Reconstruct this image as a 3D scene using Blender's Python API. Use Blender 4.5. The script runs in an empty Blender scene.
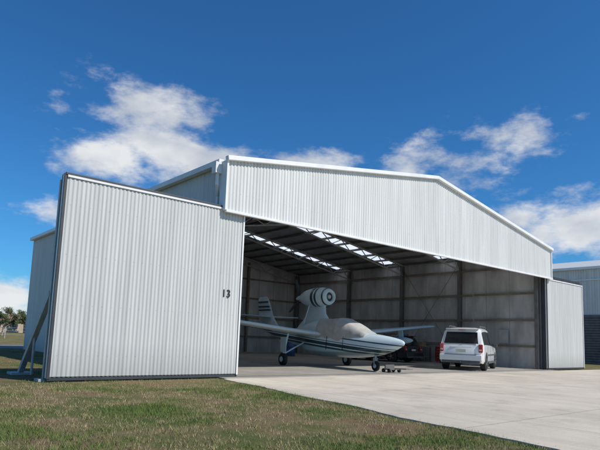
import bpy, bmesh, math, random
import numpy as np
from mathutils import Vector, Matrix, noise as mnoise
random.seed(7); np.random.seed(7)
S=bpy.context.scene
C=S.collection
S.view_settings.view_transform='Standard'
S.view_settings.look='None'
S.view_settings.exposure=0

# ---------------------------------------------------------------- materials
def nodes_of(m):
    m.use_nodes=True
    nt=m.node_tree
    return nt,nt.nodes,nt.links,nt.nodes['Principled BSDF']
def mat(name,col,rough=.5,metal=0,var=.12,vscale=3.0,bump=0,bscale=40,spec=.5,coat=0):
    m=bpy.data.materials.new(name); nt,N,L,P=nodes_of(m)
    P.inputs['Roughness'].default_value=rough
    P.inputs['Metallic'].default_value=metal
    P.inputs['Specular IOR Level'].default_value=spec
    P.inputs['Coat Weight'].default_value=coat
    tc=N.new('ShaderNodeTexCoord')
    n=N.new('ShaderNodeTexNoise'); n.inputs['Scale'].default_value=vscale; n.inputs['Detail'].default_value=4
    L.new(tc.outputs['Object'],n.inputs['Vector'])
    r=N.new('ShaderNodeMapRange'); r.inputs[1].default_value=.3; r.inputs[2].default_value=.7
    r.inputs[3].default_value=1-var; r.inputs[4].default_value=1+var
    L.new(n.outputs['Fac'],r.inputs[0])
    mx=N.new('ShaderNodeVectorMath'); mx.operation='SCALE'
    mx.inputs[0].default_value=col[:3]
    L.new(r.outputs[0],mx.inputs['Scale'])
    L.new(mx.outputs[0],P.inputs['Base Color'])
    if bump:
        b=N.new('ShaderNodeTexNoise'); b.inputs['Scale'].default_value=bscale; b.inputs['Detail'].default_value=5
        L.new(tc.outputs['Object'],b.inputs['Vector'])
        bp=N.new('ShaderNodeBump'); bp.inputs['Strength'].default_value=bump; bp.inputs['Distance'].default_value=.02
        L.new(b.outputs['Fac'],bp.inputs['Height']); L.new(bp.outputs[0],P.inputs['Normal'])
    return m

def cladding(name,col,axis='X',sheet=.76,tone=.05):
    """painted corrugated steel: tone change per sheet, rain streaks, soil splash low down, screw rows"""
    m=bpy.data.materials.new(name); nt,N,L,P=nodes_of(m)
    P.inputs['Roughness'].default_value=.45
    def M(op,a,b=None,c=None):
        n=N.new('ShaderNodeMath'); n.operation=op
        for i,x in enumerate((a,b,c)):
            if x is None: continue
            if isinstance(x,(int,float)): n.inputs[i].default_value=x
            else: L.new(x,n.inputs[i])
        return n.outputs[0]
    g=N.new('ShaderNodeNewGeometry'); sp=N.new('ShaderNodeSeparateXYZ'); L.new(g.outputs['Position'],sp.inputs[0])
    w=N.new('ShaderNodeTexWhiteNoise'); w.noise_dimensions='1D'; L.new(M('FLOOR',M('DIVIDE',sp.outputs[axis],sheet)),w.inputs['W'])
    r=N.new('ShaderNodeMapRange'); r.inputs[3].default_value=1-tone; r.inputs[4].default_value=1+tone; L.new(w.outputs['Value'],r.inputs[0])
    mp=N.new('ShaderNodeMapping'); mp.inputs['Scale'].default_value=(7,7,.35)
    L.new(g.outputs['Position'],mp.inputs[0])
    n=N.new('ShaderNodeTexNoise'); n.inputs['Scale'].default_value=1; n.inputs['Detail'].default_value=4; L.new(mp.outputs[0],n.inputs['Vector'])
    r2=N.new('ShaderNodeMapRange'); r2.inputs[1].default_value=.3; r2.inputs[2].default_value=.7; r2.inputs[3].default_value=.86; r2.inputs[4].default_value=1.05
    L.new(n.outputs['Fac'],r2.inputs[0])
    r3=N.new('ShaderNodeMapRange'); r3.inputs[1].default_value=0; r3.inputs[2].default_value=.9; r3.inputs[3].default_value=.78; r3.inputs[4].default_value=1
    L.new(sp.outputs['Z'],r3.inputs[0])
    fz=M('ABSOLUTE',M('SUBTRACT',M('FRACT',M('DIVIDE',sp.outputs['Z'],1.15)),.5)); fx=M('ABSOLUTE',M('SUBTRACT',M('FRACT',M('DIVIDE',sp.outputs[axis],.23)),.5))
    dot=M('MULTIPLY',M('LESS_THAN',fz,.009),M('LESS_THAN',fx,.045)); sc=M('MULTIPLY_ADD',dot,-.28,1.0)
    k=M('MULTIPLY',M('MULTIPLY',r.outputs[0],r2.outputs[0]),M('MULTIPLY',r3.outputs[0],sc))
    mx=N.new('ShaderNodeVectorMath'); mx.operation='SCALE'; mx.inputs[0].default_value=col
    L.new(k,mx.inputs['Scale']); L.new(mx.outputs[0],P.inputs['Base Color'])
    return m

def foil_mat(name,col,metal=.2,lo=.65,hi=1.2):
    m=bpy.data.materials.new(name); nt,N,L,P=nodes_of(m)
    P.inputs['Roughness'].default_value=.4; P.inputs['Metallic'].default_value=metal
    g=N.new('ShaderNodeNewGeometry')
    mp=N.new('ShaderNodeMapping'); mp.inputs['Scale'].default_value=(1.6,1.6,.5); L.new(g.outputs['Position'],mp.inputs[0])
    n=N.new('ShaderNodeTexNoise'); n.inputs['Scale'].default_value=.9; n.inputs['Detail'].default_value=5; n.inputs['Roughness'].default_value=.6
    L.new(mp.outputs[0],n.inputs['Vector'])
    cr=N.new('ShaderNodeValToRGB'); cr.color_ramp.elements[0].position=.3; cr.color_ramp.elements[1].position=.72
    cr.color_ramp.elements[0].color=(col[0]*lo,col[1]*lo,col[2]*lo,1); cr.color_ramp.elements[1].color=(col[0]*hi,col[1]*hi,col[2]*hi,1)
    L.new(n.outputs['Fac'],cr.inputs[0]); L.new(cr.outputs[0],P.inputs['Base Color'])
    b=N.new('ShaderNodeTexNoise'); b.inputs['Scale'].default_value=7; b.inputs['Detail'].default_value=3
    L.new(g.outputs['Position'],b.inputs['Vector'])
    bp=N.new('ShaderNodeBump'); bp.inputs['Strength'].default_value=.4; bp.inputs['Distance'].default_value=.04
    L.new(b.outputs['Fac'],bp.inputs['Height']); L.new(bp.outputs[0],P.inputs['Normal'])
    return m

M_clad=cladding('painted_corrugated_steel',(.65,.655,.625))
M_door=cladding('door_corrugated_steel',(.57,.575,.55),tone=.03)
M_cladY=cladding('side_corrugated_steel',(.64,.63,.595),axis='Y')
M_trim=mat('white_trim',(.76,.76,.74),.4,var=.06)
M_dark=mat('dark_steel_frame',(.045,.05,.055),.5,var=.2)
M_galv=mat('galvanised_steel',(.40,.40,.39),.5,metal=.1,var=.15,vscale=6)
M_steel=mat('primer_steel',(.14,.135,.13),.55,metal=.1,var=.2)
M_girt=mat('girt_steel',(.20,.165,.125),.6,var=.2)
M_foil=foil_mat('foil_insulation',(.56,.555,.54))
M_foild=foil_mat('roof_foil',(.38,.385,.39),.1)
M_black=mat('black_rubber',(.02,.02,.02),.7)
M_blackp=mat('black_paint',(.015,.015,.018),.5)

def skylight_mat():
    m=bpy.data.materials.new('fibreglass_skylight'); m.use_nodes=True
    nt=m.node_tree; N=nt.nodes; L=nt.links; N.remove(N['Principled BSDF'])
    t=N.new('ShaderNodeBsdfTranslucent'); t.inputs[0].default_value=(.88,.91,.92,1)
    d=N.new('ShaderNodeBsdfDiffuse'); d.inputs[0].default_value=(.6,.6,.6,1)
    n=N.new('ShaderNodeTexNoise'); n.inputs['Scale'].default_value=2
    mx=N.new('ShaderNodeMixShader'); r=N.new('ShaderNodeMapRange'); r.inputs[3].default_value=.05; r.inputs[4].default_value=.35
    L.new(n.outputs['Fac'],r.inputs[0]); L.new(r.outputs[0],mx.inputs[0])
    L.new(t.outputs[0],mx.inputs[1]); L.new(d.outputs[0],mx.inputs[2]); L.new(mx.outputs[0],N['Material Output'].inputs[0])
    return m
M_sky=skylight_mat()

# ---------------------------------------------------------------- helpers
def empty(name,loc=(0,0,0),rotz=0):
    o=bpy.data.objects.new(name,None); C.objects.link(o); o.location=loc; o.rotation_euler=(0,0,rotz); o.empty_display_size=.3
    return o
def mkobj(name,verts,faces,m,parent=None,smooth=False,angle=None):
    me=bpy.data.meshes.new(name); me.from_pydata([tuple(v) for v in verts],[],faces); me.update()
    o=bpy.data.objects.new(name,me); C.objects.link(o)
    if m: me.materials.append(m)
    if parent: o.parent=parent
    bm=bmesh.new(); bm.from_mesh(me); bmesh.ops.recalc_face_normals(bm,faces=bm.faces); bm.to_mesh(me); bm.free()
    if smooth:
        for p in me.polygons: p.use_smooth=True
        if angle: me.set_sharp_from_angle(angle=math.radians(angle))
    return o
class MB:
    """mesh builder: several shaped parts joined in one mesh"""
    def __init__(s): s.v=[]; s.f=[]
    def add(s,v,f):
        k=len(s.v); s.v+= [tuple(a) for a in v]; s.f+=[tuple(i+k for i in q) for q in f]
    def box(s,c,d,R=None):
        x,y,z=d[0]/2,d[1]/2,d[2]/2
        v=[Vector((a*x,b*y,e*z)) for a in(-1,1) for b in(-1,1) for e in(-1,1)]
        if R: v=[R@p for p in v]
        v=[p+Vector(c) for p in v]
        s.add(v,[(0,1,3,2),(4,6,7,5),(0,4,5,1),(2,3,7,6),(0,2,6,4),(1,5,7,3)])
    def beam(s,a,b,w,h,up=(0,0,1)):
        a=Vector(a);b=Vector(b);d=(b-a); l=d.length; d.normalize(); u=Vector(up)
        if abs(d.dot(u))>.98: u=Vector((0,1,0))
        x=d.cross(u).normalized(); z=x.cross(d).normalized()
        R=Matrix((x,d,z)).transposed()
        s.box((a+b)/2,(w,l,h),R)
    def cyl(s,a,b,r,r2=None,n=16):
        a=Vector(a);b=Vector(b);r2=r if r2 is None else r2
        d=(b-a).normalized(); u=Vector((0,0,1)) if abs(d.z)<.9 else Vector((1,0,0))
        x=d.cross(u).normalized(); y=d.cross(x)
        v=[a+(x*math.cos(t)+y*math.sin(t))*r for t in [2*math.pi*i/n for i in range(n)]]
        v+=[b+(x*math.cos(t)+y*math.sin(t))*r2 for t in [2*math.pi*i/n for i in range(n)]]
        s.add(v,[(i,(i+1)%n,n+(i+1)%n,n+i) for i in range(n)]+[tuple(range(n))[::-1],tuple(range(n,2*n))])
    def rev(s,prof,c,axis=(0,1,0),n=24):
        d=Vector(axis).normalized(); u=Vector((0,0,1)) if abs(d.z)<.9 else Vector((1,0,0))
        x=d.cross(u).normalized(); y=d.cross(x); c=Vector(c); v=[]
        for (t,r) in prof:
            for i in range(n):
                a=2*math.pi*i/n; v.append(c+d*t+(x*math.cos(a)+y*math.sin(a))*max(r,.001))
        f=[]
        for k in range(len(prof)-1):
            for i in range(n): f.append((k*n+i,k*n+(i+1)%n,(k+1)*n+(i+1)%n,(k+1)*n+i))
        f+=[tuple(range(n))[::-1],tuple(range((len(prof)-1)*n,len(prof)*n))]
        s.add(v,f)
    def loft(s,rings,caps=True):
        n=len(rings[0]); v=[p for r in rings for p in r]; f=[]
        for k in range(len(rings)-1):
            for i in range(n): f.append((k*n+i,k*n+(i+1)%n,(k+1)*n+(i+1)%n,(k+1)*n+i))
        if caps: f+=[tuple(range(n))[::-1],tuple(range((len(rings)-1)*n,len(rings)*n))]
        s.add(v,f)
    def obj(s,name,m,parent=None,smooth=False,angle=None,bevel=0):
        o=mkobj(name,s.v,s.f,m,parent,smooth,angle)
        if bevel:
            b=o.modifiers.new('bevel','BEVEL'); b.width=bevel; b.segments=2; b.limit_method='ANGLE'
        return o

def corrugated(name,O,D,Nn,s0,s1,bot,top,m,parent,pitch=.115,amp=.011,k=8):
    O=Vector(O);D=Vector(D);Nn=Vector(Nn); n=int((s1-s0)/pitch*k); v=[];f=[]
    for i in range(n+1):
        s=s0+(s1-s0)*i/n
        ph=math.cos(2*math.pi*s/pitch); ph=max(-.8,min(.8,ph))/.8
        p=O+D*s+Nn*(amp*ph)
        v+=[p+Vector((0,0,bot(s))),p+Vector((0,0,top(s)))]
        if i: a=2*i; f.append((a-2,a,a+1,a-1))
    return mkobj(name,v,f,m,parent,smooth=True,angle=40)

# ---------------------------------------------------------------- dimensions
W=19.4; LEN=20.0; H=4.65; E=6.13; R=7.72
def roofz(s): 
    s=min(max(s,-.3),W+.3); return E+(R-E)*(1-abs(s-W/2)/(W/2))

hangar=empty('aircraft_hangar')
corrugated('gable_cladding',(0,0,0),(1,0,0),(0,-1,0),-.12,W+.12,lambda s:H,lambda s:roofz(s),M_clad,hangar)
b=MB()
for (a,c) in ((-.2,W/2),(W+.2,W/2)):
    b.beam((a,-.05,roofz(a)+.02),(c,-.05,R+.02),.16,.13)
b.obj('barge_capping',M_trim,hangar,bevel=.01)
b=MB(); b.box((W/2,-.03,H-.035),(W+.3,.1,.07)); b.box((-.15,.12,(H+E)/2-.03),(.06,.34,E-H-.03)); b.box((W+.15,.12,(H+E)/2-.03),(.06,.34,E-H-.03))
b.obj('gable_trim',M_trim,hangar,bevel=.008)
b=MB(); b.box((W/2,.38,H+.25),(W,.1,.3)); b.box((W/2,.33,H+.14),(W+8.6,.06,.09))
b.obj('door_track',M_dark,hangar)
corrugated('side_wall',(0,0,0),(0,1,0),(-1,0,0),.42,LEN,lambda s:0,lambda s:E,M_cladY,hangar)
corrugated('side_wall_upper_return',(0,0,0),(0,1,0),(-1,0,0),.02,.42,lambda s:H+.3,lambda s:E,M_cladY,hangar)
corrugated('far_side_wall',(W,0,0),(0,1,0),(1,0,0),.42,LEN,lambda s:0,lambda s:E,M_cladY,hangar)
corrugated('back_wall',(0,LEN,0),(1,0,0),(0,1,0),0,W,lambda s:0,lambda s:roofz(s),M_clad,hangar)
b=MB()
for x in (-.12,W+.12): b.box((x,LEN/2+.2,E-.02),(.18,LEN-.3,.16))
b.obj('gutter',M_trim,hangar,bevel=.01)
b=MB(); b.box((-.26,.32,E-.25),(.26,.22,.32)); b.cyl((-.26,.32,E-.35),(-.26,.32,E-.75),.055); b.cyl((-.26,.32,E-.72),(-.09,.52,E-1.0),.055); b.cyl((-.09,.52,E-1.0),(-.09,.52,.1),.055)
b.obj('downpipe',M_trim,hangar,smooth=True,angle=40)
cuts=[0,1.5,2.6,5.5,6.6,9.8,10.8,14.3,15.3,LEN]
bo=MB();bi=MB();bs=MB()
for i in range(len(cuts)-1):
    y0,y1=cuts[i],cuts[i+1]; skl=(i%2==1)
    for sgn in (0,1):
        xa=-.1 if not sgn else W+.1; xb=W/2
        za,zb=roofz(xa),R
        q=lambda off:[(xa,y0,za+off),(xb,y0,zb+off),(xb,y1,zb+off),(xa,y1,za+off)]
        if skl:
            bs.add([(xa+(xb-xa)*t,y,za+(zb-za)*t-.02) for (t,y) in ((.04,y0),(.92,y0),(.92,y1),(.04,y1))],[(0,1,2,3)])
            for (t0,t1) in ((0,.04),(.92,1)):
                for off,bb in ((0,bo),(-.06,bi)):
                    bb.add([(xa+(xb-xa)*t,y,za+(zb-za)*t+off) for (t,y) in ((t0,y0),(t1,y0),(t1,y1),(t0,y1))],[(0,1,2,3)])
        else:
            bo.add(q(0),[(0,1,2,3)]); bi.add(q(-.06),[(0,1,2,3)])
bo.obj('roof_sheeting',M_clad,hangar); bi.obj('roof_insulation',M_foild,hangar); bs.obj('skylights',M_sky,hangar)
b=MB()
b.add([(W-.1,.45,0),(W-.1,LEN-.1,0),(W-.1,LEN-.1,E-.1),(W-.1,.45,E-.1)],[(0,1,2,3)])
b.add([(.1,.45,0),(.1,LEN-.1,0),(.1,LEN-.1,E-.1),(.1,.45,E-.1)],[(0,1,2,3)])
b.add([(.1,LEN-.12,0),(W-.1,LEN-.12,0),(W-.1,LEN-.12,E-.1),(W/2,LEN-.12,R-.1),(.1,LEN-.12,E-.1)],[(0,1,2,3,4)])
b.obj('wall_insulation',M_foil,hangar)
b=MB()
y=.8
while y<LEN-.2:
    b.box((W-.115,y,E/2),(.02,.035,E-.3)); b.box((.115,y,E/2),(.02,.035,E-.3)); y+=1.35
x=.8
while x<W: b.box((x,LEN-.135,E/2),(.035,.02,E-.3)); x+=1.35
b.obj('insulation_battens',M_galv,hangar)
bc=MB(); bt=MB(); bp=MB(); bg=MB()
for fy in (.55,5.1,9.3,14.0,19.6):
    for x in (.28,W-.28):
        bc.box((x,fy,E/2-.1),(.26,.04,E-.2)); 
        for dx in (-.12,.12): bc.box((x+dx,fy,E/2-.1),(.02,.16,E-.2))
    for sg in (1,-1):
        def P(t,dz): 
            x=.28+(W/2-.28)*t; z=roofz(x)-.22-dz
            return ((x if sg>0 else W-x),fy,z)
        bt.beam(P(0,0),P(1,0),.08,.08); bt.beam(P(0,.6),P(1,.4),.07,.07)
        n=12
        for i in range(n):
            t0=i/n;t1=(i+1)/n; dd=lambda t:.6-.2*t
            if i%2==0: bt.beam(P(t0,dd(t0)),P(t1,0),.04,.04)
            else: bt.beam(P(t0,0),P(t1,dd(t1)),.04,.04)
for i in range(9):
    t=i/8; x=.2+(W/2-.3)*t
    for xx in (x,W-x): bp.box((xx,LEN/2+.1,roofz(xx)-.13),(.06,LEN-.4,.12))
bc.obj('portal_columns',M_steel,hangar); bt.obj('roof_trusses',M_galv,hangar); bp.obj('purlins',M_steel,hangar)
for z in (1.15,2.5,3.9,5.3):
    for x in (.2,W-.2): bg.box((x,LEN/2+.3,z),(.06,LEN-.8,.11))
    bg.box((W/2,LEN-.2,z),(W-.6,.06,.11))
for (a,c) in (((W-.24,5.3,.3),(W-.24,9.2,E-.5)),((W-.24,9.2,.3),(W-.24,5.3,E-.5))): bg.cyl(a,c,.014,n=6)
for (a,c) in (((.6,LEN-.3,.3),(6,LEN-.3,E-.3)),((6,LEN-.3,.3),(.6,LEN-.3,E-.3))): bg.cyl(a,c,.02,n=6)
for x in (W*.25,W*.5,W*.75): bg.box((x,LEN-.3,E/2+.2),(.14,.16,E+.3))
bg.obj('girts',M_girt,hangar)
b=MB(); b.box((W-.02,.36,H/2+.05),(.22,.12,H)); b.box((.1,.40,H/2+.05),(.16,.06,H))
b.obj('jamb_posts',M_dark,hangar)
b=MB(); b.box((W-.3,4.2,1.7),(.12,.4,.55)); b.cyl((W-.3,4.2,2.0),(W-.3,4.2,5.3),.015,n=6); b.box((W-.3,7.6,1.5),(.1,.25,.35)); b.box((W-.3,2.4,1.65),(.06,.5,.7))
b.obj('switchboards',mat('switchboard_grey',(.35,.36,.36),.5),hangar,bevel=.01)

def door(name,x0,x1,y0,th=.2,top=H+.1):
    d=empty(name); d.parent=hangar
    z0=.07
    corrugated('leaf',(0,y0,0),(1,0,0),(0,-1,0),x0+.05,x1-.04,lambda s:z0+.05,lambda s:top-.04,M_door,d,pitch=.1,amp=.0085)
    b=MB(); b.box(((x0+x1)/2,y0+th-.02,(z0+top)/2),(x1-x0-.12,.02,top-z0-.1)); b.obj('back_sheet',M_foil,d)
    b=MB()
    b.box((x0+.02,y0+th/2,(z0+top)/2),(.07,th,top-z0)); b.box((x1-.02,y0+th/2,(z0+top)/2),(.05,th-.02,top-z0-.01))
    b.box(((x0+x1)/2,y0+th/2,top-.005),(x1-x0-.02,th+.03,.06)); b.box(((x0+x1)/2,y0+th/2,z0),(x1-x0-.01,th-.03,.08))
    b.obj('frame',M_dark,d,bevel=.006)
    b=MB(); b.box((x0-.021,y0+.055,(z0+top)/2),(.012,.05,top-z0-.05)); b.box((x1-.03,y0-.022,(z0+top)/2),(.05,.012,top-z0-.05)); b.box(((x0+x1)/2,y0-.028,top-.06),(x1-x0-.1,.012,.05))
    b.obj('edge_flashing',M_trim,d)
    b=MB()
    for x in (x0+.5,x1-.5): b.cyl((x,y0+.07,.075),(x,y0+.13,.075),.05)
    b.obj('rollers',M_steel,d)
    return d
dl=door('sliding_door',-4.42,.60,.1)
dr=door('sliding_door.001',W-.12,W+4.1,.12,top=H-.0)
tx=bpy.data.curves.new('door_number','FONT'); tx.body='13'; tx.size=.3; tx.extrude=.004; tx.materials.append(M_blackp); tx.offset=.002
to=bpy.data.objects.new('door_number',tx); C.objects.link(to); to.parent=dl; to.rotation_euler=(math.pi/2,0,0); to.location=(-.06,.08,2.22)
b=MB()
b.box((-4.38,.42,H/2),(.1,.1,H)); b.beam((-4.38,2.5,.05),(-4.38,.45,2.0),.12,.12); b.box((-4.38,2.5,.03),(.5,.5,.06)); b.box((-4.38,.42,.03),(.35,.35,.06))
b.cyl((-4.38,1.5,.06),(-4.38,1.5,1.0),.03)
b.obj('outrigger_frame',M_galv,hangar,bevel=.005)

# ---------------------------------------------------------------- neighbour hangar
nb=empty('aircraft_hangar.001')
NX=37.5; NE=7.6
corrugated('side_wall',(NX,0,0),(0,1,0),(-1,0,0),-30,30,lambda s:0,lambda s:NE,M_cladY,nb,pitch=.2,amp=.02)
corrugated('gable_wall',(NX,-30,0),(1,0,0),(0,-1,0),0,20,lambda s:0,lambda s:NE+2*(1-abs(s-10)/10),M_clad,nb,pitch=.2,amp=.02)
corrugated('back_gable_wall',(NX,30,0),(1,0,0),(0,1,0),0,20,lambda s:0,lambda s:NE+2*(1-abs(s-10)/10),M_clad,nb,pitch=.2,amp=.02)
b=MB(); b.add([(NX-.2,-30.2,NE),(NX+10,-30.2,NE+2.05),(NX+10,30.2,NE+2.05),(NX-.2,30.2,NE)],[(0,1,2,3)]); b.add([(NX+20.2,-30.2,NE),(NX+10,-30.2,NE+2.05),(NX+10,30.2,NE+2.05),(NX+20.2,30.2,NE)],[(0,1,2,3)])
b.obj('roof',M_clad,nb)
b=MB(); b.box((NX-.14,0,NE-.05),(.22,60,.2)); b.box((NX-.06,0,NE-1.0),(.08,60,.1)); b.obj('gutter',M_trim,nb)
b=MB()
for y in (-6,3.4,14): b.box((NX-.05,y,1.9),(.1,4.6,3.8))
b.obj('roller_doors',M_steel,nb)
b=MB()
for y in (-6,3.4,14):
    for i in range(18): b.box((NX-.115,y,.15+i*.2),(.04,4.5,.06))
b.obj('door_slats',M_dark,nb)

# ---------------------------------------------------------------- ground
def ground_mat():
    m=bpy.data.materials.new('patchy_grass_soil'); nt,N,L,P=nodes_of(m)
    P.inputs['Roughness'].default_value=.95; P.inputs['Specular IOR Level'].default_value=.1
    g=N.new('ShaderNodeNewGeometry')
    def nz(sc,d,ro=.6):
        n=N.new('ShaderNodeTexNoise'); n.inputs['Scale'].default_value=sc; n.inputs['Detail'].default_value=d; n.inputs['Roughness'].default_value=ro
        L.new(g.outputs['Position'],n.inputs['Vector']); return n
    a=nz(.55,6,.7); cr=N.new('ShaderNodeValToRGB'); e=cr.color_ramp.elements
    e[0].position=.36; e[0].color=(.20,.13,.08,1); e[1].position=.64; e[1].color=(.09,.125,.035,1)
    x=e.new(.45); x.color=(.24,.185,.10,1); x=e.new(.54); x.color=(.14,.15,.055,1)
    L.new(a.outputs['Fac'],cr.inputs[0])
    f=nz(35,5,.75); r=N.new('ShaderNodeMapRange'); r.inputs[1].default_value=.3;r.inputs[2].default_value=.7;r.inputs[3].default_value=.55;r.inputs[4].default_value=1.45
    L.new(f.outputs['Fac'],r.inputs[0])
    mx=N.new('ShaderNodeVectorMath'); mx.operation='SCALE'; L.new(cr.outputs[0],mx.inputs[0]); L.new(r.outputs[0],mx.inputs['Scale'])
    L.new(mx.outputs[0],P.inputs['Base Color'])
    bp=N.new('ShaderNodeBump'); bp.inputs['Strength'].default_value=.8; bp.inputs['Distance'].default_value=.05
    L.new(f.outputs['Fac'],bp.inputs['Height']); L.new(bp.outputs[0],P.inputs['Normal'])
    return m
M_ground=ground_mat()
mkobj('ground',[(-1500,-1500,0),(1500,-1500,0),(1500,1500,0),(-1500,1500,0)],[(0,1,2,3)],M_ground)

def concrete(name,col,joint=True,dark=.8,stain=0):
    m=bpy.data.materials.new(name); nt,N,L,P=nodes_of(m); P.inputs['Roughness'].default_value=.85
    g=N.new('ShaderNodeNewGeometry')
    def M(op,a,b):
        n=N.new('ShaderNodeMath'); n.operation=op
        for i,x in enumerate((a,b)):
            if isinstance(x,(int,float)): n.inputs[i].default_value=x
            else: L.new(x,n.inputs[i])
        return n.outputs[0]
    def nz(sc,d,lo,hi,a=.3,b_=.7,scale=None):
        n=N.new('ShaderNodeTexNoise'); n.inputs['Scale'].default_value=sc; n.inputs['Detail'].default_value=d; n.inputs['Roughness'].default_value=.65
        if scale:
            mp=N.new('ShaderNodeMapping'); mp.inputs['Scale'].default_value=scale; L.new(g.outputs['Position'],mp.inputs[0]); L.new(mp.outputs[0],n.inputs['Vector'])
        else: L.new(g.outputs['Position'],n.inputs['Vector'])
        r=N.new('ShaderNodeMapRange'); r.inputs[1].default_value=a;r.inputs[2].default_value=b_;r.inputs[3].default_value=lo;r.inputs[4].default_value=hi; L.new(n.outputs['Fac'],r.inputs[0]); return r.outputs[0],n
    a1,_=nz(.35,7,dark,1.1); a2,n2=nz(60,3,.88,1.08); out=M('MULTIPLY',a1,a2)
    if stain:
        s1,_=nz(1.1,5,.86,1,.36,.46); s2,_=nz(1,4,.92,1.03,.35,.6,(2.2,.12,1)); out=M('MULTIPLY',out,M('MULTIPLY',s1,s2))
    if joint:
        bt=N.new('ShaderNodeTexBrick'); bt.offset=0; bt.inputs['Scale'].default_value=1; bt.inputs['Brick Width'].default_value=4.85; bt.inputs['Row Height'].default_value=4.2
        bt.inputs['Mortar Size'].default_value=.014; bt.inputs['Mortar Smooth'].default_value=.3
        bt.inputs['Color1'].default_value=(1,1,1,1); bt.inputs['Color2'].default_value=(.94,.94,.94,1); bt.inputs['Mortar'].default_value=(.55,.55,.55,1)
        L.new(g.outputs['Position'],bt.inputs['Vector'])
        out=M('MULTIPLY',out,bt.outputs['Color'])
    mx=N.new('ShaderNodeVectorMath'); mx.operation='SCALE'; mx.inputs[0].default_value=col; L.new(out,mx.inputs['Scale']); L.new(mx.outputs[0],P.inputs['Base Color'])
    bp=N.new('ShaderNodeBump'); bp.inputs['Strength'].default_value=.25; bp.inputs['Distance'].default_value=.01
    L.new(n2.outputs['Fac'],bp.inputs['Height']); L.new(bp.outputs[0],P.inputs['Normal'])
    return m
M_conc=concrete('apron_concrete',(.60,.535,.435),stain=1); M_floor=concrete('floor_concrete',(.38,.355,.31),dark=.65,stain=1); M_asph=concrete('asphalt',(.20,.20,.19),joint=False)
def edge_x(y):
    return -.05-(-y)*.175+.12*mnoise.noise(Vector((y*.6,3,0)))+.07*mnoise.noise(Vector((y*2.7,8,0)))
edge=[(edge_x(-.3-i*.25),-.3-i*.25) for i in range(0,120)]
pts=edge+[(edge[-1][0],-60),(60,-60),(60,-.3),(W+6,-.3)]
b=MB(); n=len(pts)
b.add([(x,y,.022) for x,y in pts]+[(x,y,-.05) for x,y in pts],[tuple(range(n))]+[(i,(i+1)%n,n+(i+1)%n,n+i) for i in range(n)])
b.obj('concrete_apron',M_conc)
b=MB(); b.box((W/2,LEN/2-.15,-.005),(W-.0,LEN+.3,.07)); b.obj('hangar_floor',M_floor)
b=MB(); b.box((W/2,.17,.034),(W+8.6,.05,.012)); b.obj('door_floor_rail',M_steel,hangar)
mkobj('asphalt_taxiway',[(-300,21.5,.006),(300,21.5,.006),(300,28.5,.006),(-300,28.5,.006)],[(0,1,2,3)],M_asph)

def attr_mat():
    m=bpy.data.materials.new('grass_blades'); nt,N,L,P=nodes_of(m)
    a=N.new('ShaderNodeAttribute'); a.attribute_name='Col'; L.new(a.outputs['Color'],P.inputs['Base Color'])
    P.inputs['Roughness'].default_value=.8; P.inputs['Specular IOR Level'].default_value=.15
    return m
M_blade=attr_mat()
def grass():
    V=[];Cc=[]
    def clump(x,y,k):
        p=mnoise.fractal(Vector((x*.5,y*.5,0)),1,2,4)
        q=mnoise.noise(Vector((x*2.5,y*2.5,5)))
        u=mnoise.fractal(Vector((x*1.1+7,y*1.1,2)),1,2,4)
        soil=max(0,1-math.hypot((x+1.5)/3.5,(y+.6)/1.3))
        dens=.55+.9*p+.35*q+.5*u-1.0*soil
        if random.random()>dens: 
            if random.random()>.22: return
            k=max(2,k//2)
        green=.50+1.5*p+.5*q+1.0*u+random.uniform(-.35,.35)-.6*soil
        for _ in range(k):
            bx=x+random.gauss(0,.035); by=y+random.gauss(0,.035)
            if by<.0 and bx>edge_x(by)-.01+random.uniform(-.05,.12): continue
            h=random.uniform(.015,.05)*(1+.6*max(0,p)); w=random.uniform(.002,.0045); an=random.uniform(0,6.28); ln=random.uniform(.2,1.1)*h; a2=random.uniform(0,6.28)
            dx,dy=math.cos(an)*w,math.sin(an)*w
            V.extend([(bx-dx,by-dy,-.002),(bx+dx,by+dy,-.002),(bx+math.cos(a2)*ln,by+math.sin(a2)*ln,h)])
            g=min(1,max(0,green+random.uniform(-.25,.25))); br=random.uniform(.7,1.3)
            c=[(.40*(1-g)+.125*g)*br,(.31*(1-g)+.18*g)*br,(.18*(1-g)+.048*g)*br,1]
            Cc.extend([c,c,c])
    for i in range(38000):
        clump(random.uniform(-10.5,0),random.uniform(-10.5,0),7)
    for i in range(12000):
        x=random.uniform(-15,0); y=random.uniform(-3,22)
        if x>-.2 and y>0: continue
        clump(x,y,4)
    n=len(V)//3
    me=bpy.data.meshes.new('grass_lawn'); me.from_pydata(V,[],[(3*i,3*i+1,3*i+2) for i in range(n)])
    ca=me.color_attributes.new('Col','FLOAT_COLOR','POINT'); ca.data.foreach_set('color',np.array(Cc,dtype=np.float32).ravel())
    me.materials.append(M_blade); o=bpy.data.objects.new('grass_lawn',me); C.objects.link(o)
grass()

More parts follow.
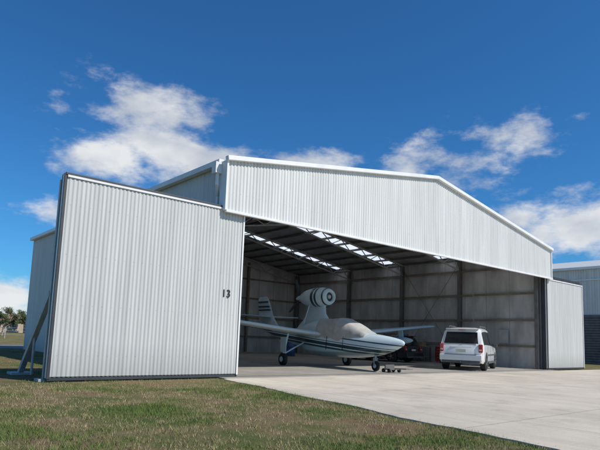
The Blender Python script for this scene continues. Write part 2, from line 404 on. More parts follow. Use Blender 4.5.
# ---------------------------------------------------------------- trees and farmhouses on the horizon
M_leaf=mat('eucalyptus_leaves',(.085,.11,.05),.8,var=.5,vscale=1.2,spec=.2); M_leaf2=mat('distant_foliage',(.075,.095,.055),.8,var=.5,vscale=.5,spec=.2); M_bark=mat('pale_bark',(.32,.28,.23),.9,var=.3)
def leaves(b,c,r,n,size):
    for _ in range(n):
        d=Vector((random.gauss(0,1),random.gauss(0,1),random.gauss(0,1))).normalized()*r*random.random()**.4
        p=Vector(c)+Vector((d.x,d.y,d.z*.75)); u=Vector((random.gauss(0,1),random.gauss(0,1),random.gauss(0,1))).normalized(); w=u.orthogonal().normalized()
        s=size*random.uniform(.6,1.4)
        b.add([p-u*s,p+w*s*.5,p+u*s,p-w*s*.5],[(0,1,2,3)])
def tree(name,loc,h):
    t=empty(name,loc); b=MB(); l=MB()
    tip=Vector((h*.05,0,h*.5)); b.cyl((0,0,-.1),tip,h*.03,h*.016,8)
    for i in range(11):
        a=i*2.4; base=tip*(.45+.55*i/10); end=base+Vector((math.cos(a)*h*.27*random.uniform(.5,1.2),math.sin(a)*h*.27*random.uniform(.5,1.2),h*random.uniform(.05,.42)))
        b.cyl(base,end,h*.012,h*.004,6)
        for k in range(4):
            leaves(l,end+Vector((random.gauss(0,h*.06),random.gauss(0,h*.06),random.gauss(0,h*.04))),h*random.uniform(.08,.15),90,h*.026)
    b.obj('trunk',M_bark,t); l.obj('crown',M_leaf,t)
def cam2w(xc,z): return (-8.15+.762*xc+.647*z,-12.75-.647*xc+.762*z)
for nm,px,z,h in (('gum_tree',7,80,4.2),('gum_tree.001',-18,95,5.5),('gum_tree.002',30,125,5.4),('gum_tree.003',18,150,6.0)):
    X,Y=cam2w((px-300)/545*z,z); tree(nm,(X,Y,0),h)
M_brick=mat('cream_brick',(.42,.34,.26),.9,var=.2); M_tile=mat('roof_tile',(.24,.15,.11),.8,var=.2); M_win=mat('house_window',(.03,.04,.05),.15,var=0)
M_wb=mat('weatherboard',(.6,.58,.52),.8)
def house(name,px,z,rz,m):
    X,Y=cam2w((px-300)/545*z,z); e=empty(name,(X,Y,0),rz)
    b=MB(); b.box((0,0,1.3),(11,7,2.6)); b.obj('walls',m,e)
    b=MB(); v=[(-6,-4,2.6),(6,-4,2.6),(6,4,2.6),(-6,4,2.6),(-2.6,0,4.4),(2.6,0,4.4)]
    b.add(v,[(0,1,5,4),(1,2,5),(2,3,4,5),(3,0,4),(0,3,2,1)]); b.obj('hip_roof',M_tile,e)
    b=MB()
    for x in (-4,-1.6,3.6): b.box((x,-3.52,1.5),(1.4,.06,1.1)); b.box((x,3.52,1.5),(1.4,.06,1.1))
    b.box((1.2,-3.52,1.05),(.9,.06,2.1)); b.obj('windows_and_door',M_win,e)
house('brick_house',14,130,.5,M_brick); house('weatherboard_house',-30,135,.2,M_wb)
b=MB()
for i in range(170):
    z=random.uniform(170,250); px=random.uniform(-300,900) if i>40 else random.uniform(-60,60); X,Y=cam2w((px-300)/545*z,z); h=random.uniform(3,7)
    for k in range(3): leaves(b,(X+random.gauss(0,3),Y+random.gauss(0,3),h*random.uniform(.35,.6)),h*.55,45,.55)
b.obj('distant_trees',M_leaf2)
b=MB()
for i in range(60):
    b.cyl((-90+i*3,52,0),(-90+i*3,52,1.2),.05,n=6)
for z in (.4,.8,1.15): b.cyl((-90,52,z),(87,52,z),.012,n=4)
b.obj('wire_fence',M_galv)

# ---------------------------------------------------------------- airplane
def body_paint():
    m=bpy.data.materials.new('aircraft_paint'); nt,N,L,P=nodes_of(m); P.inputs['Roughness'].default_value=.28; P.inputs['Coat Weight'].default_value=.3
    tc=N.new('ShaderNodeTexCoord'); sp=N.new('ShaderNodeSeparateXYZ'); L.new(tc.outputs['Object'],sp.inputs[0])
    ma=N.new('ShaderNodeMath'); ma.operation='MULTIPLY_ADD'; L.new(sp.outputs['Y'],ma.inputs[0]); ma.inputs[1].default_value=-.075; L.new(sp.outputs['Z'],ma.inputs[2])
    cr=N.new('ShaderNodeValToRGB'); cr.color_ramp.interpolation='CONSTANT'; e=cr.color_ramp.elements
    mr=N.new('ShaderNodeMapRange'); mr.inputs[1].default_value=.4; mr.inputs[2].default_value=1.9; L.new(ma.outputs[0],mr.inputs[0]); L.new(mr.outputs[0],cr.inputs[0])
    wht=(.58,.70,.74,1); teal=(.02,.055,.075,1); blue=(.33,.50,.58,1)
    e[0].position=0; e[0].color=blue; e[1].position=.30; e[1].color=teal
    for p,c in ((.35,wht),(.375,teal),(.46,wht),(.485,teal),(.505,wht),(.60,teal),(.63,wht)):
        x=e.new(p); x.color=c
    L.new(cr.outputs[0],P.inputs['Base Color']); return m
M_body=body_paint(); M_white=mat('aircraft_white',(.60,.71,.75),.3,var=.03,coat=.3); M_blue=mat('aircraft_pale_blue',(.38,.54,.62),.35,var=.05,coat=.2)
M_teal=mat('aircraft_teal',(.02,.06,.075),.3,var=.05,coat=.3); M_cover=mat('canvas_cover',(.42,.415,.39),.9,var=.12,vscale=5,bump=.3,bscale=6)
plane=empty('amphibious_airplane',(7.85,4.5,.03),math.radians(-4))
st=[(-4.75,1.02,1.05,.05,1.14,.03),(-4.45,.84,.95,.22,1.24,.14),(-3.8,.62,.82,.44,1.34,.3),(-2.9,.48,.70,.60,1.43,.42),(-2.0,.42,.66,.66,1.50,.5),(-1.0,.40,.64,.68,1.54,.52),
 (.2,.40,.64,.66,1.54,.5),(.5,.44,.68,.62,1.53,.46),(.56,.58,.74,.56,1.52,.45),(1.6,.76,.9,.42,1.48,.32),(2.9,1.04,1.12,.28,1.52,.2),(4.0,1.3,1.36,.17,1.64,.12),(4.7,1.48,1.52,.07,1.72,.05)]
rings=[]
for (y,zk,zc,wc,zt,wt) in st:
    hp=[(0,zk),(wc*.55,zk+(zc-zk)*.5),(wc,zc),(wc*1.04,zc+.35*(zt-zc)),(wt+(wc-wt)*.45,zc+.75*(zt-zc)),(wt*.6,zt-.02*(zt-zc)),(0,zt)]
    rings.append([Vector((x,y,z)) for x,z in hp]+[Vector((-x,y,z)) for x,z in hp[-2:0:-1]])
b=MB(); b.loft(rings); o=b.obj('hull',M_body,plane,smooth=True)
bm=bmesh.new(); bm.from_mesh(o.data); cl=bm.edges.layers.float.get('crease_edge') or bm.edges.layers.float.new('crease_edge')
n=12
bm.verts.ensure_lookup_table()
for e in bm.edges:
    i,j=e.verts[0].index,e.verts[1].index
    if i%n==j%n and i%n in (2,n-2,0): e[cl]=.8
bm.to_mesh(o.data); bm.free()
o.modifiers.new('ss','SUBSURF').levels=2; o.modifiers['ss'].render_levels=2
def deck(sts,name,m,wr=0,boxy=.75):
    rg=[]
    for (y,w,zb,zt) in sts:
        r=[]
        for i in range(21):
            a=math.pi*i/20; r.append(Vector((w*math.copysign(abs(math.cos(a))**boxy,math.cos(a)),y,zb+(zt-zb)*math.sin(a)**.8)))
        if wr: r=[p+Vector((mnoise.noise(p*2.2)*wr,mnoise.noise(p*2+Vector((9,0,0)))*wr,mnoise.noise(p*2+Vector((0,9,0)))*wr+mnoise.noise(Vector((p.x*9,p.y*2.5,p.z*9)))*wr*.5)) for p in r]
        rg.append(r)
    b=MB(); b.loft(rg); return b.obj(name,m,plane,smooth=True,angle=60)
deck([(-2.75,.34,1.38,1.46),(-2.3,.47,1.40,1.66),(-1.75,.52,1.38,1.84),(-1.1,.54,1.36,1.92),(-.4,.54,1.36,1.94),(.3,.50,1.36,1.90),(1.0,.40,1.36,1.74),(1.8,.26,1.36,1.55)],'cabin',M_white)
sts=[]
for i in range(41):
    t=i/40; y=-3.05+2.7*t
    k=min(1,t/.55); zt=1.42+.59*k**.95
    if t>.55: zt-=.035*math.sin((t-.55)/.45*math.pi)+.02*(t-.55)
    sts.append((y,.42+.21*min(1,t*2.4)+.006*math.sin(i*.9),1.13+.05*math.sin(i*.55),zt))
deck(sts,'canvas_cover',M_cover,wr=.03,boxy=.5)
b=MB()
for y in (-2.2,-1.2):
    for s in (1,-1): b.beam((s*.70,y,1.25),(s*.70,y+.05,.72),.03,.008)
b.obj('cover_straps',M_black,plane)
def airfoil(c,th,n=12):
    p=[]
    for i in range(n):
        a=math.pi*i/(n-1); x=(1+math.cos(a))/2; z=5*th*(.2969*math.sqrt(x)-.126*x-.3516*x*x+.2843*x**3-.1015*x**4); p.append((x*c,z*c))
    for i in range(1,n-1):
        a=math.pi*(1-i/(n-1)); x=(1+math.cos(a))/2; z=-5*th*.6*(.2969*math.sqrt(x)-.126*x-.3516*x*x+.2843*x**3-.1015*x**4); p.append((x*c,z*c))
    return p
def wing(name,secs,m,vertical=False):
    rg=[]
    for (s,y,z,c,th) in secs:
        rg.append([Vector((s,y+a,z+q)) if not vertical else Vector((q,y+a,s)) for a,q in airfoil(c,th)])
    b=MB(); b.loft(rg); return b.obj(name,m,plane,smooth=True,angle=50)
HS=7.3
for s,nm in ((1,'port_wing'),(-1,'starboard_wing')):
    wing(nm,[(s*.3,-.75,1.28,2.0,.14),(s*1.2,-.6,1.36,1.8,.14),(s*(HS-.3),-.25,1.93,1.15,.12),(s*(HS-.05),-.1,1.96,.85,.09),(s*HS,.1,1.97,.4,.05)],M_blue if s>0 else M_white)
    b=MB()
    b.beam((s*2.0,.86,1.40),(s*(HS-1.0),.66,1.84),.02,.012); b.obj('aileron_gap',M_dark,plane)
    fx=s*4.9; b=MB(); b.rev([(-.85,.02),(-.7,.09),(-.4,.15),(0,.17),(.4,.14),(.7,.07),(.85,.02)],(fx,.1,1.2),n=12); b.beam((fx,0,1.3),(fx,.05,1.72),.04,.3,up=(0,1,0)); b.obj('wing_float',M_blue,plane,smooth=True,angle=50)
    b=MB(); gx=s*1.75
    b.beam((gx*.92,.2,1.3),(gx,.32,.42),.07,.07); b.beam((s*.66,.4,.95),(gx,.32,.45),.05,.05); b.box((gx+s*.06,.25,.85),(.02,.42,.62)); b.obj('main_gear_leg',M_white,plane,bevel=.01)
    b=MB(); b.rev([(-.09,.1),(-.09,.2),(-.06,.25),(.06,.25),(.09,.2),(.09,.1)],(gx,.32,.25),axis=(1,0,0),n=24); b.obj('main_wheel',M_black,plane,smooth=True,angle=40)
    b=MB(); b.cyl((gx-.1,.32,.25),(gx+.1,.32,.25),.11,n=16); b.obj('main_hub',M_white,plane)
wing('fin',[(1.55,3.2,0,1.75,.10),(2.1,3.75,0,1.3,.09),(3.0,4.25,0,.95,.08),(3.12,4.4,0,.7,.05)],M_white,True)
b=MB()
for z,y0,l in ((2.45,3.92,1.12),(2.62,4.02,1.05),(2.85,4.15,.95)): b.box((0,y0+l/2+.05,z),(.14,l*.92,.07))
b.obj('fin_stripes',M_teal,plane)
for s in (1,-1): wing('stabiliser',[(s*.02,3.95,2.1,1.05,.09),(s*1.75,4.1,2.14,.8,.08),(s*1.85,4.2,2.14,.5,.05)],M_blue)
NZ=2.92
b=MB(); b.rev([(-.50,.19),(-.60,.20),(-.64,.24),(-.60,.30),(-.45,.37),(-.1,.42),(.4,.42),(.9,.36),(1.25,.25),(1.4,.16)],(0,.1,NZ),n=28); b.obj('engine_nacelle',M_white,plane,smooth=True,angle=50)
b=MB(); b.rev([(-.1,.423),(-.1,.428),(.02,.429),(.02,.424)],(0,.1,NZ),n=28); b.rev([(.12,.424),(.12,.429),(.28,.428),(.28,.422)],(0,.1,NZ),n=28); b.rev([(-.50,.352),(-.50,.36),(-.43,.382),(-.43,.374)],(0,.1,NZ),n=28)
b.obj('nacelle_stripes',M_teal,plane,smooth=True,angle=40)
b=MB(); b.rev([(-.57,.03),(-.56,.08),(-.51,.10),(-.508,.10)],(0,.1,NZ),n=20); b.obj('intake_cone',M_galv,plane,smooth=True,angle=40)
b=MB(); b.rev([(-.505,.19),(-.503,.19)],(0,.1,NZ),n=24); b.rev([(0,.10),(.3,.10)],(.2,-.15,NZ-.33),n=12); b.obj('intake',M_blackp,plane)
b=MB(); b.rev([(1.4,.15),(1.6,.13),(1.8,.05),(1.85,.01)],(0,.1,NZ),n=18); b.obj('spinner',M_white,plane,smooth=True,angle=50)
b=MB()
for k in range(3):
    a=math.radians(90+120*k+18); d=Vector((math.cos(a),0,math.sin(a)))
    rg=[]
    for t,w in ((.08,.05),(.3,.075),(.6,.08),(.9,.03)):
        c=Vector((0,1.62,NZ))+d*t; tt=Vector((-math.sin(a),0.5-.4*t,math.cos(a))).normalized(); q=d.cross(tt)
        rg.append([c+tt*w,c+q*.012,c-tt*w,c-q*.012])
    b.loft(rg)
b.obj('propeller',M_blackp,plane)
def sym(c,th,n=12):
    p=[]
    for i in range(n):
        a=math.pi*i/(n-1); x=(1+math.cos(a))/2; p.append((x*c,5*th*(.2969*math.sqrt(x)-.126*x-.3516*x*x+.2843*x**3-.1036*x**4)*c))
    return p+[(x,-z) for x,z in p[-2:0:-1]]
b=MB()
b.loft([[Vector((q,y+a,z)) for a,q in sym(c,th)] for z,y,c,th in ((1.55,-.75,2.6,.2),(1.9,-.5,1.9,.16),(2.2,-.25,1.35,.14),(2.5,-.2,1.25,.16),(2.7,-.3,1.5,.2))])
b.obj('engine_pylon',M_white,plane,smooth=True,angle=50)
b=MB(); b.beam((.30,.9,1.75),(.15,.7,2.65),.04,.04); b.beam((-.30,.9,1.75),(-.15,.7,2.65),.04,.04); b.obj('pylon_struts',M_white,plane)
b=MB(); b.cyl((0,-3.25,.9),(0,-3.3,.22),.04); b.beam((.09,-3.3,.2),(.09,-3.28,.5),.02,.05); b.beam((-.09,-3.3,.2),(-.09,-3.28,.5),.02,.05); b.obj('nose_gear_leg',M_galv,plane)
b=MB(); b.rev([(-.06,.08),(-.06,.15),(-.04,.19),(.04,.19),(.06,.15),(.06,.08)],(0,-3.3,.19),axis=(1,0,0),n=20); b.obj('nose_wheel',M_black,plane,smooth=True,angle=40)
b=MB(); b.cyl((-.065,-3.3,.19),(.065,-3.3,.19),.08,n=16); b.obj('nose_hub',M_white,plane)
td=empty('tow_dolly',(7.75,.55,.03))
b=MB(); b.box((0,0,.12),(.62,.34,.05)); b.beam((0,-.15,.14),(.1,-.75,.16),.04,.04); b.box((0,.1,.2),(.5,.05,.14)); b.beam((-.12,-.76,.16),(.3,-.74,.16),.03,.03); b.obj('deck',M_steel,td,bevel=.005)
b=MB()
for x in (-.28,.28):
    for y in (-.13,.14): b.cyl((x-.03,y,.07),(x+.03,y,.07),.07)
b.obj('wheels',M_black,td)

# ---------------------------------------------------------------- SUV
M_cw=mat('suv_white_paint',(.78,.78,.77),.22,var=.02,coat=.6); M_glass=mat('tinted_glass',(.012,.014,.016),.06,var=0,spec=.9); M_red=mat('tail_lamp',(.40,.015,.012),.2,var=.1,coat=.8)
M_grey=mat('bumper_grey',(.10,.10,.105),.6); M_rim=mat('alloy',(.5,.5,.5),.3,metal=.8); M_plate=mat('plate',(.75,.74,.6),.5); M_lens=mat('clear_lens',(.6,.55,.5),.2)
car=empty('parked_suv',(14.85,1.75,.03),math.radians(-67)); car.scale=(1.03,1.03,1.03)
cs=[(-2.30,.40,.92,.80,1.00,.74),(-2.24,.34,1.00,.88,1.10,.80),(-2.10,.30,1.04,.915,1.36,.775),(-1.96,.30,1.05,.92,1.62,.745),(-1.86,.30,1.05,.92,1.73,.73),(-1.6,.29,1.05,.92,1.78,.72),(-1.0,.28,1.04,.92,1.81,.71),(0,.28,1.02,.92,1.81,.71),(.35,.28,1.01,.92,1.77,.70),
 (.7,.28,.99,.92,1.52,.72),(1.1,.28,.98,.92,1.14,.74),(1.3,.28,.97,.92,1.06,.74),(1.7,.28,.94,.91,1.0,.68),(2.05,.30,.86,.88,.91,.62),(2.25,.36,.74,.80,.79,.55),(2.32,.42,.62,.68,.68,.45)]
def ring(s):
    y,zb,zl,w,zt,wt=s
    hp=[(0,zb),(w*.93,zb),(w*.99,zb+.12),(w,zb+(zl-zb)*.6),(w*.975,zl),(wt+.03,zt-.09*min(1,(zt-zl)*2)),(wt*.93,zt-.02),(wt*.6,zt+.012),(0,zt+.02)]
    return [Vector((x,y,z)) for x,z in hp]+[Vector((-x,y,z)) for x,z in hp[-2:0:-1]]
b=MB(); b.loft([ring(s) for s in cs]); body=b.obj('body',M_cw,car,smooth=True,angle=35)
cut=MB()
for y in (-1.40,1.42):
    cut.cyl((-1.2,y,.38),(-.62,y,.38),.41,n=32); cut.cyl((.62,y,.38),(1.2,y,.38),.41,n=32)
co=cut.obj('cutter',M_black,car)
md=body.modifiers.new('arch','BOOLEAN'); md.object=co; md.operation='DIFFERENCE'; md.solver='EXACT'
bpy.context.view_layer.update()
dg=bpy.context.evaluated_depsgraph_get(); nm=bpy.data.meshes.new_from_object(body.evaluated_get(dg)); body.modifiers.clear(); body.data=nm
bpy.data.objects.remove(co)
nm.set_sharp_from_angle(angle=math.radians(35))
def interp(y):
    for i in range(len(cs)-1):
        if cs[i][0]<=y<=cs[i+1][0]:
            t=(y-cs[i][0])/(cs[i+1][0]-cs[i][0]); return [a+(c-a)*t for a,c in zip(cs[i],cs[i+1])]
def sidept(y,t,s,off=.012):
    _,zb,zl,w,zt,wt=interp(y); a=Vector((w*.975,y,zl)); c=Vector((wt+.03,y,zt-.09*min(1,(zt-zl)*2))); p=a+(c-a)*t; return Vector((s*(p.x+off),y,p.z+off*.3))
b=MB()
for s in (1,-1):
    for (ya,yb,yc,yd) in ((-1.95,-1.25,-1.3,-1.84),(-1.15,-.28,-.28,-1.18),(-.18,.92,.42,-.18)):
        n=5; lo=[ya+(yb-ya)*i/n for i in range(n+1)]; hi=[yd+(yc-yd)*i/n for i in range(n+1)]
        v=[sidept(y,.06,s) for y in lo]+[sidept(y,.9,s) for y in hi]
        b.add(v,[(i,i+1,n+2+i,n+1+i) for i in range(n)])
v=[(-.70,-2.262,1.12),(.70,-2.262,1.12),(.66,-2.135,1.36),(.635,-1.995,1.60),(-.635,-1.995,1.60),(-.66,-2.135,1.36)]
b.add([(x,y-.008,z+.004) for x,y,z in v],[(0,1,2,5),(5,2,3,4)])
b.add([(-.68,1.06,1.21),(.68,1.06,1.21),(.66,.72,1.545),(-.66,.72,1.545)],[(0,1,2,3)]); b.add([(-.66,.72,1.545),(.66,.72,1.545),(.62,.42,1.745),(-.62,.42,1.745)],[(0,1,2,3)])
b.obj('windows',M_glass,car)
b=MB()
for s in (1,-1): b.box((s*.80,-2.275,.93),(.17,.10,.34)); 
b.obj('tail_lamps',M_red,car,bevel=.03)
b=MB()
for s in (1,-1): b.box((s*.79,-2.33,.86),(.10,.02,.06)); b.box((s*.62,2.28,.72),(.32,.06,.16))
b.obj('reverse_lamps',M_lens,car,bevel=.005)
b=MB(); b.box((0,-2.33,.54),(1.72,.2,.24)); b.box((0,-2.285,.98),(.9,.05,.06)); b.obj('rear_bumper',M_cw,car,bevel=.04)
b=MB(); b.box((0,-2.34,.38),(1.55,.14,.12)); b.box((0,-2.37,.665),(1.3,.12,.015)); b.box((0,2.3,.5),(1.5,.12,.2)); 
for s in (1,-1):
    b.box((s*.92,0,.34),(.05,1.9,.10)); b.box((s*.925,0,.66),(.02,1.9,.06))
    for y in (-.22,.95,-1.0): b.box((s*.921,y,.78),(.006,.012,.5))
b.box((0,-2.272,.74),(1.4,.02,.012))
b.obj('lower_trim',M_grey,car,bevel=.004)
b=MB()
for s in (1,-1): b.beam((s*.64,-1.5,1.87),(s*.64,.2,1.88),.035,.035); b.box((s*.64,-1.5,1.83),(.04,.08,.07)); b.box((s*.64,.2,1.83),(.04,.08,.07)); b.box((s*1.0,.78,1.08),(.18,.1,.14))
b.box((0,-2.28,.83),(.6,.03,.17)); b.cyl((.35,-2.44,.36),(.35,-2.3,.36),.035); b.beam((0,-2.3,.34),(0,-2.5,.36),.05,.05); b.obj('roof_rails_mirrors_towbar',M_grey,car,bevel=.01)
b=MB(); b.box((0,-2.305,.82),(.40,.02,.12)); b.obj('number_plate',M_plate,car)
b=MB(); b.box((0,-1.93,1.735),(1.35,.22,.035)); b.obj('spoiler',M_cw,car,bevel=.01)
b=MB(); b.box((0,-2.0,1.70),(.3,.03,.02)); b.obj('brake_lamp',M_red,car)
b=MB(); b.beam((0,-2.285,1.13),(.35,-2.235,1.22),.02,.015); b.obj('rear_wiper',M_blackp,car)
for i,(x,y) in enumerate(((.80,-1.40),(-.80,-1.40),(.80,1.42),(-.80,1.42))):
    b=MB(); b.rev([(-.12,.2),(-.12,.32),(-.09,.365),(.09,.365),(.12,.32),(.12,.2)],(x,y,.365),axis=(1,0,0),n=32); b.obj('tyre_%d'%i,M_black,car,smooth=True,angle=40)
    b=MB(); s=1 if x>0 else -1
    b.cyl((x,y,.365),(x+s*.07,y,.365),.22,n=24)
    for k in range(5):
        a=k*math.tau/5; b.beam((x+s*.115,y,.365),(x+s*.125,y+math.cos(a)*.21,.365+math.sin(a)*.21),.03,.06,up=(1,0,0))
    b.cyl((x+s*.05,y,.365),(x+s*.13,y,.365),.05,n=12); b.obj('rim_%d'%i,M_rim,car)
M_cd=mat('dark_car_paint',(.022,.026,.032),.25,var=.05,coat=.6)
car2=empty('parked_car',(16.35,8.6,.03),math.radians(6)); car2.scale=(.97,.97,.84)
for ch in list(car.children):
    o2=ch.copy(); o2.data=ch.data.copy(); C.objects.link(o2); o2.parent=car2
    for i,m in enumerate(o2.data.materials):
        if m==M_cw: o2.data.materials[i]=M_cd

# ---------------------------------------------------------------- workshop things inside
M_wood=mat('plywood',(.30,.21,.12),.7,var=.2); M_toolred=mat('tool_red',(.28,.03,.025),.35); M_drum=mat('drum_blue',(.03,.09,.22),.4); M_card=mat('cardboard',(.33,.24,.15),.9); M_wh=mat('white_plastic',(.6,.6,.58),.5)
def bench(name,loc,rz,l=2.4):
    e=empty(name,loc,rz); b=MB(); b.box((0,0,.9),(l,.7,.06)); b.box((0,0,.3),(l-.1,.6,.03)); b.obj('top',M_wood,e)
    b=MB()
    for x in (-l/2+.06,l/2-.06):
        for y in (-.3,.3): b.box((x,y,.43),(.06,.06,.87))
    b.obj('legs',M_steel,e)
    b=MB(); b.box((-.7,0,1.05),(.4,.35,.24)); b.box((.2,.1,1.0),(.3,.3,.14)); b.obj('boxes',M_card,e)
    b=MB(); b.box((.7,0,1.06),(.45,.25,.2)); b.beam((.5,0,1.2),(.9,0,1.2),.03,.03); b.obj('toolbox',M_toolred,e,bevel=.01)
    b=MB(); b.cyl((-.2,-.1,.93),(-.2,-.1,1.2),.09); b.cyl((0,.1,.315),(0,.1,.6),.14); b.box((.6,0,.45),(.5,.4,.28)); b.obj('tins',M_wh,e)
bench('workbench',(18.75,8.2,.03),math.pi/2); bench('workbench.001',(18.75,12.4,.03),math.pi/2); bench('workbench.002',(5.0,19.1,.03),0,3)
def cabinet(name,loc,rz,m=M_toolred,h=1.1):
    e=empty(name,loc,rz); b=MB(); b.box((0,0,h/2+.1),(.8,.5,h)); b.obj('case',m,e,bevel=.015)
    b=MB(); 
    for i in range(5): b.box((0,-.26,.2+i*h/5+.08),(.72,.02,h/5-.03)); 
    b.obj('drawers',m,e,bevel=.006)
    b=MB()
    for i in range(5): b.box((0,-.28,.2+i*h/5+.12),(.5,.02,.015))
    for x in (-.33,.33):
        for y in (-.18,.18): b.cyl((x-.02,y,.05),(x+.02,y,.05),.05)
    b.obj('handles_castors',M_galv,e)
cabinet('tool_cabinet',(18.7,5.9,.03),-math.pi/2,h=.75); cabinet('tool_cabinet.001',(18.7,10.4,.03),-math.pi/2,M_steel,1.4); cabinet('tool_cabinet.002',(2.0,18.9,.03),0,M_drum,1.5)
def drum(name,loc,m):
    e=empty(name,loc); b=MB(); b.rev([(0,.28),(.01,.29),(.28,.285),(.3,.3),(.32,.285),(.58,.285),(.6,.3),(.62,.285),(.87,.29),(.88,.28),(.87,.26)],(0,0,0),axis=(0,0,1),n=24); b.obj('shell',m,e,smooth=True,angle=50)
    b=MB(); b.cyl((.14,0,.87),(.14,0,.9),.04); b.cyl((-.14,.05,.87),(-.14,.05,.9),.025); b.obj('bungs',M_galv,e)
drum('oil_drum',(18.5,11.0,.03),M_drum); drum('oil_drum.001',(2.3,11.5,.03),M_drum); drum('oil_drum.002',(13.6,13.5,.03),M_drum)
def shelf(name,loc,rz):
    e=empty(name,loc,rz); b=MB()
    for x in (-.9,.9):
        for y in (-.25,.25): b.box((x,y,1.0),(.05,.05,2.0))
    for z in (.2,.8,1.4,1.95): b.box((0,0,z),(1.85,.55,.04))
    b.obj('rack',M_steel,e)
    for k,m in enumerate((M_card,M_wh,M_toolred,M_drum)):
        b=MB()
        for i in range(3):
            w=random.uniform(.2,.45); h=random.uniform(.18,.42); z=(.22,.82,1.42)[i]; b.box((-.68+.45*k,0,z+h/2),(w,.4,h))
        b.obj('goods_%d'%k,m,e,bevel=.01)
shelf('storage_shelf',(18.8,15.2,.03),math.pi/2); shelf('storage_shelf.001',(9,19.2,.03),0); shelf('storage_shelf.002',(1.0,15,.03),-math.pi/2); shelf('storage_shelf.003',(11.4,19.2,.03),0)
e=empty('step_ladder',(18.3,3.3,.03),.4); b=MB()
for s in (-.25,.25): b.beam((s,-.5,0),(s*.7,0,2.1),.03,.07); b.beam((s,.5,0),(s*.7,0,2.1),.03,.05)
for i in range(7):
    t=(i+.5)/7; b.box((0,-.5*(1-t),2.1*t),(.5-.14*t,.09,.025))
b.obj('frame',M_galv,e)
e=empty('hand_cart',(3.6,8.2,.03),.5); b=MB(); b.box((0,0,.5),(1.2,.7,.05)); b.box((0,.33,.65),(1.2,.03,.3)); b.box((0,-.33,.65),(1.2,.03,.3)); b.box((.59,0,.65),(.03,.66,.3)); b.beam((-.6,0,.5),(-1.4,0,.8),.04,.04); b.obj('tray',M_drum,e)
b=MB()
for y in (-.42,.42): b.rev([(-.04,.15),(-.04,.22),(.04,.22),(.04,.15)],(.1,y,.25),n=20)
b.obj('wheels',M_black,e); b=MB(); b.box((.1,0,.65),(.6,.45,.26)); b.obj('load',M_card,e)

# ---------------------------------------------------------------- light
el=math.radians(45); sd=Vector((.42*math.cos(el),-.908*math.cos(el),math.sin(el)))
sl=bpy.data.lights.new('sun','SUN'); sl.energy=4.4; sl.angle=math.radians(.5); sl.color=(1,.945,.865)
so=bpy.data.objects.new('sun',sl); C.objects.link(so); so.rotation_euler=sd.to_track_quat('Z','Y').to_euler(); so.location=(0,-30,40)

world=bpy.data.worlds.new('World'); S.world=world; world.use_nodes=True
nt=world.node_tree; N=nt.nodes; L=nt.links; bg=N['Background']; bg.inputs['Strength'].default_value=.135
sk=N.new('ShaderNodeTexSky'); sk.sky_type='NISHITA'; sk.sun_disc=False; sk.sun_elevation=el; sk.sun_rotation=math.atan2(sd.x,sd.y); sk.air_density=1.0; sk.dust_density=.3; sk.ozone_density=2.5
tc=N.new('ShaderNodeTexCoord'); D=tc.outputs['Generated']
def ma(op,a,b=None,c=None,clamp=False):
    n=N.new('ShaderNodeMath'); n.operation=op; n.use_clamp=clamp
    for i,x in enumerate((a,b,c)):
        if x is None: continue
        if isinstance(x,(int,float)): n.inputs[i].default_value=x
        else: L.new(x,n.inputs[i])
    return n.outputs[0]
ZS=2.0
mp=N.new('ShaderNodeMapping'); mp.inputs['Scale'].default_value=(1,1,ZS); L.new(D,mp.inputs[0]); DV=mp.outputs[0]
n1=N.new('ShaderNodeTexNoise'); n1.inputs['Scale'].default_value=9; n1.inputs['Detail'].default_value=8; n1.inputs['Roughness'].default_value=.62; L.new(DV,n1.inputs['Vector'])
n2=N.new('ShaderNodeTexNoise'); n2.inputs['Scale'].default_value=7; n2.inputs['Detail'].default_value=4; L.new(DV,n2.inputs['Vector'])
clouds=[(-14.5,18.0,7.5,1.1),(-9.5,17.0,5.5,1.0),(-19,17.2,5.8,1.0),(-17,22.0,7,.85),(.8,18.0,4.8,1.0),(11,16.8,4.2,.95),(18,18.2,6.5,.55),(27.5,11.2,7.0,1.05),(22.5,12.0,4.0,.8),(-25,11.0,3.6,.85),(-28.5,2.8,5,1.0),
 (50,14,12,.8),(-50,16,10,.9),(120,25,16,.8),(180,30,18,.8),(-110,25,18,.8)]
hd=math.atan2(.762,.647)
acc=None
for az,e_,ra,stg in clouds:
    a=hd-math.radians(az); e2=math.radians(e_)
    c=(math.cos(a)*math.cos(e2),math.sin(a)*math.cos(e2),math.sin(e2)*ZS)
    n=N.new('ShaderNodeVectorMath'); n.operation='DISTANCE'; L.new(DV,n.inputs[0]); n.inputs[1].default_value=c
    g=ma('MULTIPLY_ADD',n.outputs['Value'],-stg/math.radians(ra),stg)
    acc=g if acc is None else ma('MAXIMUM',acc,g)
acc=ma('MAXIMUM',acc,-.62)
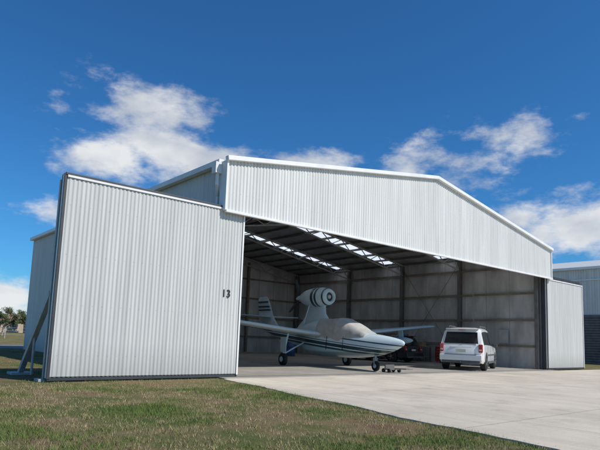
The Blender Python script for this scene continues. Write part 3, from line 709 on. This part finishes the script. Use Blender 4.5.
f=ma('ADD',ma('MULTIPLY',acc,.55),ma('MULTIPLY_ADD',n1.outputs['Fac'],1.5,-.71))
mr=N.new('ShaderNodeMapRange'); mr.interpolation_type='SMOOTHSTEP'; mr.inputs[1].default_value=0.0; mr.inputs[2].default_value=.45; mr.inputs[3].default_value=0; mr.inputs[4].default_value=.95; L.new(f,mr.inputs[0])
tint=N.new('ShaderNodeMix'); tint.data_type='RGBA'; tint.blend_type='MULTIPLY'; tint.inputs[0].default_value=1; L.new(sk.outputs[0],tint.inputs[6]); tint.inputs[7].default_value=(.20,.55,.85,1)
cc=N.new('ShaderNodeValToRGB'); cc.color_ramp.elements[0].position=.34; cc.color_ramp.elements[0].color=(.52,.58,.68,1); cc.color_ramp.elements[1].position=.6; cc.color_ramp.elements[1].color=(.95,.96,.97,1); L.new(n2.outputs['Fac'],cc.inputs[0])
cs_=N.new('ShaderNodeVectorMath'); cs_.operation='SCALE'; L.new(cc.outputs[0],cs_.inputs[0]); cs_.inputs['Scale'].default_value=6.5
mix=N.new('ShaderNodeMix'); mix.data_type='RGBA'; L.new(mr.outputs[0],mix.inputs[0]); L.new(tint.outputs[2],mix.inputs[6]); L.new(cs_.outputs[0],mix.inputs[7])
L.new(mix.outputs[2],bg.inputs['Color'])
world.cycles.sampling_method='MANUAL'; world.cycles.sample_map_resolution=256

# ---------------------------------------------------------------- camera
cam=bpy.data.cameras.new('camera'); co=bpy.data.objects.new('camera',cam); C.objects.link(co); S.camera=co
p=math.radians(7.2); ro=math.radians(2.06)
h=Vector((.647,.762,0)).normalized(); r0=Vector((h.y,-h.x,0)); Z=Vector((0,0,1))
fw=h*math.cos(p)+Z*math.sin(p); u1=-h*math.sin(p)+Z*math.cos(p)
r=r0*math.cos(ro)+u1*math.sin(ro); u=-r0*math.sin(ro)+u1*math.cos(ro)
Mx=Matrix((r,u,-fw)).transposed().to_4x4(); Mx.translation=Vector((-8.15,-12.75,1.17)); co.matrix_world=Mx
cam.sensor_width=36; cam.lens=36*545/600; cam.shift_y=44/600; cam.clip_end=4000; cam.clip_start=.1
